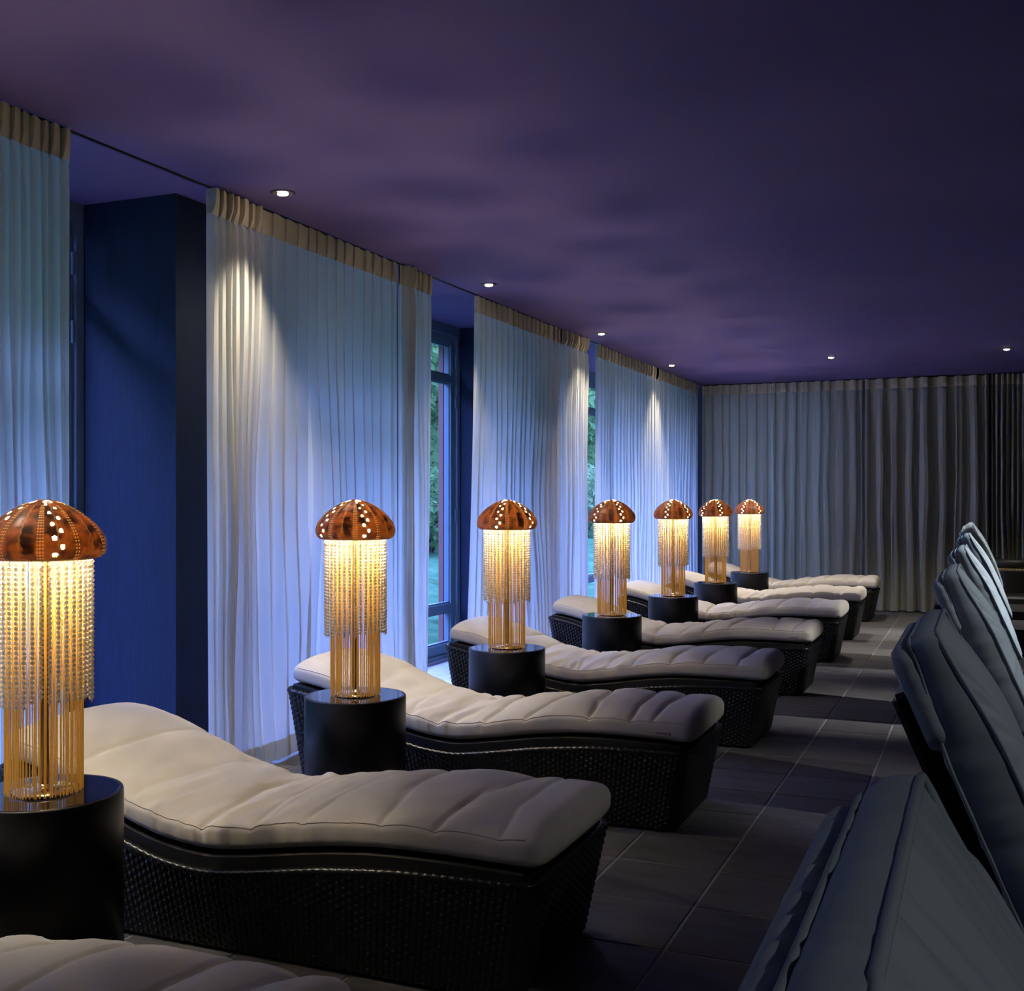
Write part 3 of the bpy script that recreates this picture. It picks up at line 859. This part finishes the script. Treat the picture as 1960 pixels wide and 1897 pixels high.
def build_wicker():
    CELL = 0.021
    top, Lp = perim(1, XH, XF, HWT, 0.05)
    ncell = int(round(Lp / CELL)) // 2 * 2
    sub = 5
    def outline(xh, xf, hw):
        p, L = perim(1, xh, xf, hw, 0.05)
        pts = []
        for (cx, cy, a0) in ((xf - .05, -hw + .05, -PI / 2), (xf - .05, hw - .05, 0), (xh + .05, hw - .05, PI / 2), (xh + .05, -hw + .05, PI)):
            for t in np.linspace(0, PI / 2, 12): pts.append((cx + .05 * math.cos(a0 + t), cy + .05 * math.sin(a0 + t)))
        pts = np.array(pts + [pts[0]])
        s_ = np.r_[0, np.cumsum(np.hypot(*np.diff(pts, axis=0).T))]
        t = np.linspace(0, s_[-1], ncell * sub, endpoint=False)
        return np.stack([np.interp(t, s_, pts[:, 0]), np.interp(t, s_, pts[:, 1])], 1)
    T = outline(XH, XF, HWT); B = outline(XH + 0.065, XF - 0.06, HWB)
    n = len(T)
    tan = np.roll(T, -1, 0) - np.roll(T, 1, 0); tan /= np.linalg.norm(tan, axis=1)[:, None]
    nor = np.stack([tan[:, 1], -tan[:, 0]], 1)
    rz = rimz(T[:, 0]) - 0.012
    NQ = 92
    col = np.arange(n) / sub; ci = np.floor(col).astype(int); fs = col - ci
    rows = []
    ROWH = 0.023
    for q in range(NQ):
        f = q / (NQ - 1); z = 0.012 + (rz - 0.012) * f
        xy = B * (1 - f) + T * f
        ph = z / ROWH + 0.5 * (ci % 2)
        fr = ph - np.floor(ph)
        h = np.sin(PI * np.clip(fs, 0.0, 1)) ** 0.6 * np.clip(np.sin(PI * fr), 0, 1) ** 0.7
        d = 0.0065 * h
        xy = xy + nor * d[:, None]
        rows.append(np.column_stack([xy, z]))
    mb = MB().grid(np.array(rows).transpose(1, 0, 2), cu=True)
    return mb.data('wicker_weave', M['wicker'], True), T, nor, rz
wick_me, OUT_T, OUT_N, OUT_Z = build_wicker()
def build_rim():
    pts = []
    st = 1
    N = len(OUT_T)
    c = OUT_T; z = OUT_Z
    rows = []
    nr = 10
    L = N / 5.0
    for i in range(0, N, 2):
        ctr = np.array([c[i, 0], c[i, 1], z[i] + 0.003]) - np.array([*OUT_N[i], 0]) * 0.008
        row = []
        for k in range(nr):
            a = 2 * PI * k / nr
            strand = abs(math.sin(PI * (i / 5.0) / 1.3 + a * 1.0))
            rr = 0.0165 * (0.68 + 0.42 * strand)
            row.append(ctr + np.array([*OUT_N[i], 0]) * rr * math.cos(a) + np.array([0, 0, 1]) * rr * 0.85 * math.sin(a))
        rows.append(row)
    return MB().grid(np.array(rows), cu=True, cv=True).data('woven_rim', M['wicker'], True)
rim_me = build_rim()
def gap(x):    # height of the cushion's underside above the rim
    return np.interp(x, [-3.0, -2.7, -2.3, -1.6, -1.1], [0.020, 0.030, 0.042, 0.040, 0.022])
def build_inner():
    rows = []
    xs = np.linspace(XH + 0.03, XF - 0.035, 90)
    hw = HWT - 0.022
    for x in xs:
        zt = rimz(x) + gap(x); zb = rimz(x) - 0.03
        rows.append([(x, -hw, zb), (x, -hw, zt - 0.006), (x, -hw + 0.006, zt), (x, hw - 0.006, zt), (x, hw, zt - 0.006), (x, hw, zb)])
    mb = MB().grid(np.array(rows))
    n = len(xs)
    mb.f.append(tuple(range(6))); mb.f.append(tuple((n - 1) * 6 + k for k in reversed(range(6))))
    return mb.data('inner_frame', M['inner'], False)
inner_me = build_inner()

def build_cushion(seed, xh=-2.965, xf=-1.066, W0=0.325):
    NI, NJ = 300, 84
    s_ = np.linspace(0, 1, NI)
    # denser near both ends
    x = xh + (xf - xh) * s_
    e = np.minimum(x - xh, xf - x)
    endw = 0.075
    q = np.clip(e / endw, 0, 1)
    wf = (1 - (1 - q) ** 3.2) ** (1 / 3.2)
    W = W0 * (0.80 + 0.20 * wf)
    q2 = np.clip(e / 0.05, 0, 1)
    tf = 0.25 + 0.75 * (1 - (1 - q2) ** 2.4) ** (1 / 2.4)
    T0 = 0.098 + 0.012 * np.interp(x, [-3, -2.2, -1.1], [0, 0.6, 1.0])
    zb = rimz(x) + gap(x) + 0.0005
    # the cushion overhangs the rim a little at both ends
    th = np.linspace(0, 2 * PI, NJ, endpoint=False)
    c, sn = np.cos(th), np.sin(th)
    cy = np.sign(c) * np.abs(c) ** 0.42
    sz = np.sign(sn) * np.abs(sn) ** 0.50
    Y = W[:, None] * cy[None, :]
    up = (sz[None, :] + 1) / 2
    Tt = (T0 * tf)[:, None]
    Zc = zb[:, None] + (T0[:, None] - Tt) * 0.45 + Tt * up
    X = np.repeat(x[:, None], NJ, 1)
    yn = cy[None, :].repeat(NI, 0)
    topm = np.clip(sz, 0, 1)[None, :] ** 1.0
    crown = 0.022 * (1 - np.abs(yn) ** 2.5) * topm * tf[:, None]
    Zc = Zc + crown
    # quilting creases across the top
    rnd = random.Random(seed)
    marks = [-2.62, -2.40, -2.17, -1.97, -1.77, -1.57, -1.37, -1.21]
    fade_end = np.clip(e / 0.10, 0, 1)[:, None]
    for m_ in marks:
        m2 = m_ + rnd.uniform(-0.03, 0.03)
        depth = (0.016 if m_ > -2.3 else 0.008) * rnd.uniform(0.6, 1.3)
        skew = rnd.uniform(-0.05, 0.05)
        xc = m2 + skew * yn + 0.012 * vnoise(yn * 2.2 + m_, 0 * yn + seed, seed)
        dx = X - xc
        amp = 0.45 + 0.55 * (vnoise(yn * 2.6, 0 * yn + m_ * 9, seed + 2) * 0.5 + 0.5)
        Zc = Zc - topm * fade_end * amp * (depth * np.exp(-(dx / 0.011) ** 2) + depth * 0.8 * np.exp(-(dx / 0.05) ** 2))
    # pulled folds at the bend and soft lumps elsewhere
    bend = np.exp(-((X + 2.15) / 0.33) ** 2)
    fold = vnoise((X + 0.30 * np.abs(yn) ** 2 * 0.5 + 0.06 * yn) * 26, yn * 1.3, seed + 5)
    Zc = Zc + topm * bend * 0.0095 * fold * fade_end
    lump = vnoise(X * 9, yn * 2.0, seed + 7)
    Zc = Zc + topm * 0.006 * lump * fade_end
    sidem = np.clip(np.abs(cy) - 0.85, 0, 1)[None, :] / 0.15
    gather = vnoise(X * 60, 0 * X + np.sign(yn), seed + 9)
    Y = Y + np.sign(yn) * sidem * 0.0018 * gather * (0.4 + 1.2 * bend)
    near = np.clip((np.abs(yn) - 0.55) / 0.45, 0, 1) * topm
    Zc = Zc + near * 0.004 * vnoise(X * 46, yn * 2, seed + 11) * (0.4 + 1.2 * bend)
    P = np.stack([X, Y, Zc], -1)
    mb = MB().grid(P, cv=True)
    mb.f.append(tuple(range(NJ))); mb.f.append(tuple((NI - 1) * NJ + k for k in reversed(range(NJ))))
    # piping follows the upper side edge
    out = []
    for jj in (int(round(NJ * 0.055)), int(round(NJ * 0.445))):
        pth = [tuple(P[i, jj] + np.array([0, 0.0008 * np.sign(P[i, jj, 1]), 0.0008])) for i in range(6, NI - 6, 2)]
        out.append(pth)
    return mb.data('cushion', M['cushion'], True), out

LOC = [1.50, 3.06, 4.735, 6.40, 8.15, 9.87, 11.50, 13.20]
LOUNL = ['cream cushioned wicker lounger cut by the bottom left corner, nearest of the row',
         'cream cushioned wicker lounger beside the lamp cut by the left edge, largest in view',
         'cream cushioned wicker lounger behind the second side table, with a small tag at its foot',
         'cream cushioned wicker lounger behind the third side table',
         'cream cushioned wicker lounger behind the fourth side table, with a tiny tag at its foot',
         'cream cushioned wicker lounger behind the fifth side table',
         'cream cushioned wicker lounger behind the sixth side table',
         'cream cushioned wicker lounger closest to the end wall curtains']
LX0 = 0.0
for k, y in enumerate(LOC):
    rt = empty('wicker_lounger', (-2.02, y, 0))
    tag(rt, LOUNL[k], 'lounger', 'wicker loungers along the windows')
    off = (2.02, 0, 0)
    w_ = place('wicker_weave', wick_me, rt, off); tag(w_, kind='stuff')
    place('woven_rim', rim_me, rt, off); place('inner_frame', inner_me, rt, off)
    cm, paths = build_cushion(20 + k)
    cu = place('cushion', cm, rt, off)
    for p in paths:
        MB().tube(p, 0.0022, 5).build('piping', M['cushion'], cu, smooth=True)
    if k in (2, 4):
        tg = MB().box(-1.215, -1.155, -0.3325, -0.3285, 0.398, 0.416, 0.001).build('tag', M['tag'], cu)
        st = MB()
        for g in range(5):
            xx = -1.207 + g * 0.0092
            st.tube([(xx + 0.0035 * math.cos(t), -0.3331, 0.4075 + 0.0042 * math.sin(t)) for t in np.linspace(0.3 + g, 5.6 + g, 10)], 0.0007, 4)
        st.tube([(-1.157, -0.3331, 0.4), (-1.157, -0.3331, 0.415)], 0.0012, 4)
        o = st.build('tag_stitching', M['tag_red'], tg); tag(o, kind='stuff')

# ================================================================== RECLINERS (right row)
def slab(L, Wd, e_top, e_mid, dome_f, dome_b, taper, corner, seed, gath=0.004):
    """upholstered slab: x = thickness (front +), y = width, z = downwards length (0 top .. -L).
    returns meshes for the cushion and its two piping loops"""
    n = 26
    # outline (rounded rectangle) in y,z
    pts = []
    hw = Wd / 2
    for (cy, cz, a0, rad) in ((hw - corner, -corner, 0, corner), (-hw + corner, -corner, PI / 2, corner), (-hw + corner, -L + corner, PI, corner), (hw - corner, -L + corner, 1.5 * PI, corner)):
        for t in np.linspace(0, PI / 2, 8): pts.append((cy + rad * math.cos(a0 + t), cz + rad * math.sin(a0 + t)))
    pts = np.array(pts + [pts[0]])
    s_ = np.r_[0, np.cumsum(np.hypot(*np.diff(pts, axis=0).T))]
    N = 200
    t = np.linspace(0, s_[-1], N, endpoint=False)
    oy = np.interp(t, s_, pts[:, 0]); oz = np.interp(t, s_, pts[:, 1])
    def thick(z):
        f = np.clip(-z / taper, 0, 1); f = f * f * (3 - 2 * f)
        return e_top + (e_mid - e_top) * f
    e = thick(oz)
    mb = MB()
    cy0, cz0 = 0.0, -L / 2
    def face(sgn, dome):
        rows = []
        for r_ in np.linspace(1, 0.0, n):
            y = cy0 + (oy - cy0) * r_; z = cz0 + (oz - cz0) * r_
            edge = 1 - r_
            dm = dome * (1 - (1 - edge) ** 3)
            g = gath * vnoise(t * 30, 0 * t, seed) * math.exp(-edge / 0.22) * (1 - math.exp(-edge / 0.02))
            g2 = 0.006 * vnoise(y * 7, z * 7, seed + 3) * (1 - math.exp(-edge / 0.1))
            ee = thick(z)
            x = sgn * (ee / 2 + dm + g + g2) if sgn > 0 else -(ee / 2 + dm + g + g2)
            rows.append(np.stack([x, y, z], 1))
        G = np.array(rows)
        mb.grid(G if sgn < 0 else G[:, ::-1], cv=True)
    face(1, dome_f); face(-1, dome_b)
    rows = []
    nb = 9
    for k in range(nb):
        f = k / (nb - 1)
        x = (f - 0.5) * e
        bul = 0.010 * math.sin(PI * f)
        g = 0.0025 * vnoise(t * 55, 0 * t + 1, seed + 1) * math.sin(PI * f)
        ny = np.gradient(oz); nz = -np.gradient(oy); q = np.hypot(ny, nz) + 1e-9
        rows.append(np.stack([x, oy + (bul + g) * ny / q, oz + (bul + g) * nz / q], 1))
    mb.grid(np.array(rows), cv=True)
    pf = [(e[i] / 2, oy[i], oz[i]) for i in range(0, N, 2)]
    pb = [(-e[i] / 2, oy[i], oz[i]) for i in range(0, N, 2)]
    return mb, pf, pb

WD = 0.57
cmb, pf, pb = slab(0.70, WD, 0.062, 0.118, 0.030, 0.012, 0.30, 0.022, 3, 0.015)
rc_cush = cmb.data('back_cushion', M['recliner'], True)
rc_pf = MB().tube(pf, 0.0052, 8, closed=True).data('piping', M['piping'], True)
rc_pb = MB().tube(pb, 0.0052, 8, closed=True).data('piping', M['piping'], True)
cmb, pf, pb = slab(0.225, WD, 0.044, 0.052, 0.004, 0.020, 0.12, 0.028, 9, 0.005)
rc_flap = cmb.data('head_flap', M['recliner'], True)
rc_shell = MB().box(-0.028, 0.028, -WD / 2 + 0.02, WD / 2 - 0.02, -0.80, -0.10, 0.012).data('back_frame', M['wicker'], False)
rc_seat = MB().box(0.02, 0.66, -WD / 2 + 0.005, WD / 2 - 0.005, 0.10, 0.375, 0.02).data('seat_base', M['inner'], False)
rc_leg = MB().lathe([(0.018, 0.0), (0.022, 0.104)], 12).data('leg', M['wicker'], True)
TILT = math.radians(23.3)
RY = [0.66, 2.62, 4.87, 7.10, 9.40, 10.90, 12.28]
RTOP = [1.065, 1.055, 1.055, 1.058, 1.07, 1.095, 1.105]
RECL = ['blue-grey recliner in the bottom right corner, nearest to the camera, seen over its top edge',
        'blue-grey upholstered recliner, second from the camera at the right edge',
        'blue-grey upholstered recliner, third from the camera at the right edge',
        'blue-grey recliner, fourth from the camera, its front brightly lit',
        'blue-grey recliner, fifth from the camera in the right row',
        'blue-grey recliner, sixth from the camera in the right row',
        'blue-grey recliner, farthest of the right row, before the black tub chair']
for k, y in enumerate(RY):
    rt = empty('recliner_chair', (0.135 if k == 0 else 0.10, y + WD / 2, 0)); tag(rt, RECL[k], 'recliner', 'upholstered recliners in the right row')
    tl = TILT - (0.03 if k > 4 else 0)
    # x,z of the middle of the cushion's top edge, in chair space
    tx, tz = -0.121 - 0.10, RTOP[k] - 0.008
    rot = (0, -tl, 0)
    c = place('back_cushion', rc_cush, rt, (tx, 0, tz), rot)
    place('piping', rc_pf, c); place('piping', rc_pb, c)
    fx = -0.031 - 0.026; fz = -0.012
    wx = tx + fx * math.cos(tl) - fz * math.sin(tl); wz = tz + fx * math.sin(tl) * 1 + fz * math.cos(tl)
    place('head_flap', rc_flap, rt, (wx, 0, wz), rot)
    bx = -0.092
    place('back_frame', rc_shell, rt, (tx + bx * math.cos(tl), 0, tz + bx * math.sin(tl)), rot)
    place('seat_base', rc_seat, rt)
    for sx in (0.07, 0.60):
        for sy in (-0.22, 0.22):
            place('leg', rc_leg, rt, (sx, sy, 0))

# ================================================================== BLACK TUB CHAIR
rt = empty('tub_armchair', (0.33, 13.38, 0), (0, 0, -0.2))
tag(rt, 'black tub chair with a gold braided rim, before the end wall at right', 'armchair')
def arc(r0, r1, z0, z1, a0, a1, n=40, rnd_=0.02):
    rows = []
    for a in np.linspace(a0, a1, n):
        ca, sa = math.cos(a), math.sin(a)
        rows.append([(r * ca, r * sa, z) for (r, z) in ((r0, z0), (r1, z0), (r1, z1 - rnd_), (r1 - rnd_ * .3, z1 - rnd_ * .3), (r1 - rnd_, z1), (r0 + rnd_, z1), (r0, z1 - rnd_))])
    mb = MB().grid(np.array(rows), cv=True)
    mb.f.append(tuple(range(7))); mb.f.append(tuple((n - 1) * 7 + k for k in reversed(range(7))))
    return mb
A0, A1 = PI * 0.82, PI * 2.18
arc(0.225, 0.300, 0.06, 0.61, A0, A1).build('shell', M['leather'], rt, smooth=False)
arc(0.215, 0.292, 0.595, 0.71, A0, A1, rnd_=0.035).build('back_pad', M['leather'], rt, smooth=True)
MB().lathe([(0.215, 0.10), (0.222, 0.12), (0.222, 0.40), (0.20, 0.425), (0.001, 0.43)], 40).build('seat', M['leather'], rt, smooth=True)
br = MB()
for a in np.linspace(A0, A1, 88):
    for (zz, q) in ((0.606, 0.0075), (0.593, 0.0060)):
        c = Vector((0.301 * math.cos(a), 0.301 * math.sin(a), zz))
        br.lathe([(q * math.sin(t), zz - q * math.cos(t)) for t in np.linspace(0.2, PI - 0.2, 4)], 6, c=(c.x, c.y))
o = br.build('gold_braid', M['gold_trim'], rt, smooth=True); tag(o, 'gold braided rim', kind='stuff')
for a in (0.7, 2.4, 3.9, 5.5):
    MB().lathe([(0.014, 0.0), (0.02, 0.11)], 10, c=(0.21 * math.cos(a), 0.21 * math.sin(a))).build('leg', M['leather'], rt, smooth=True)
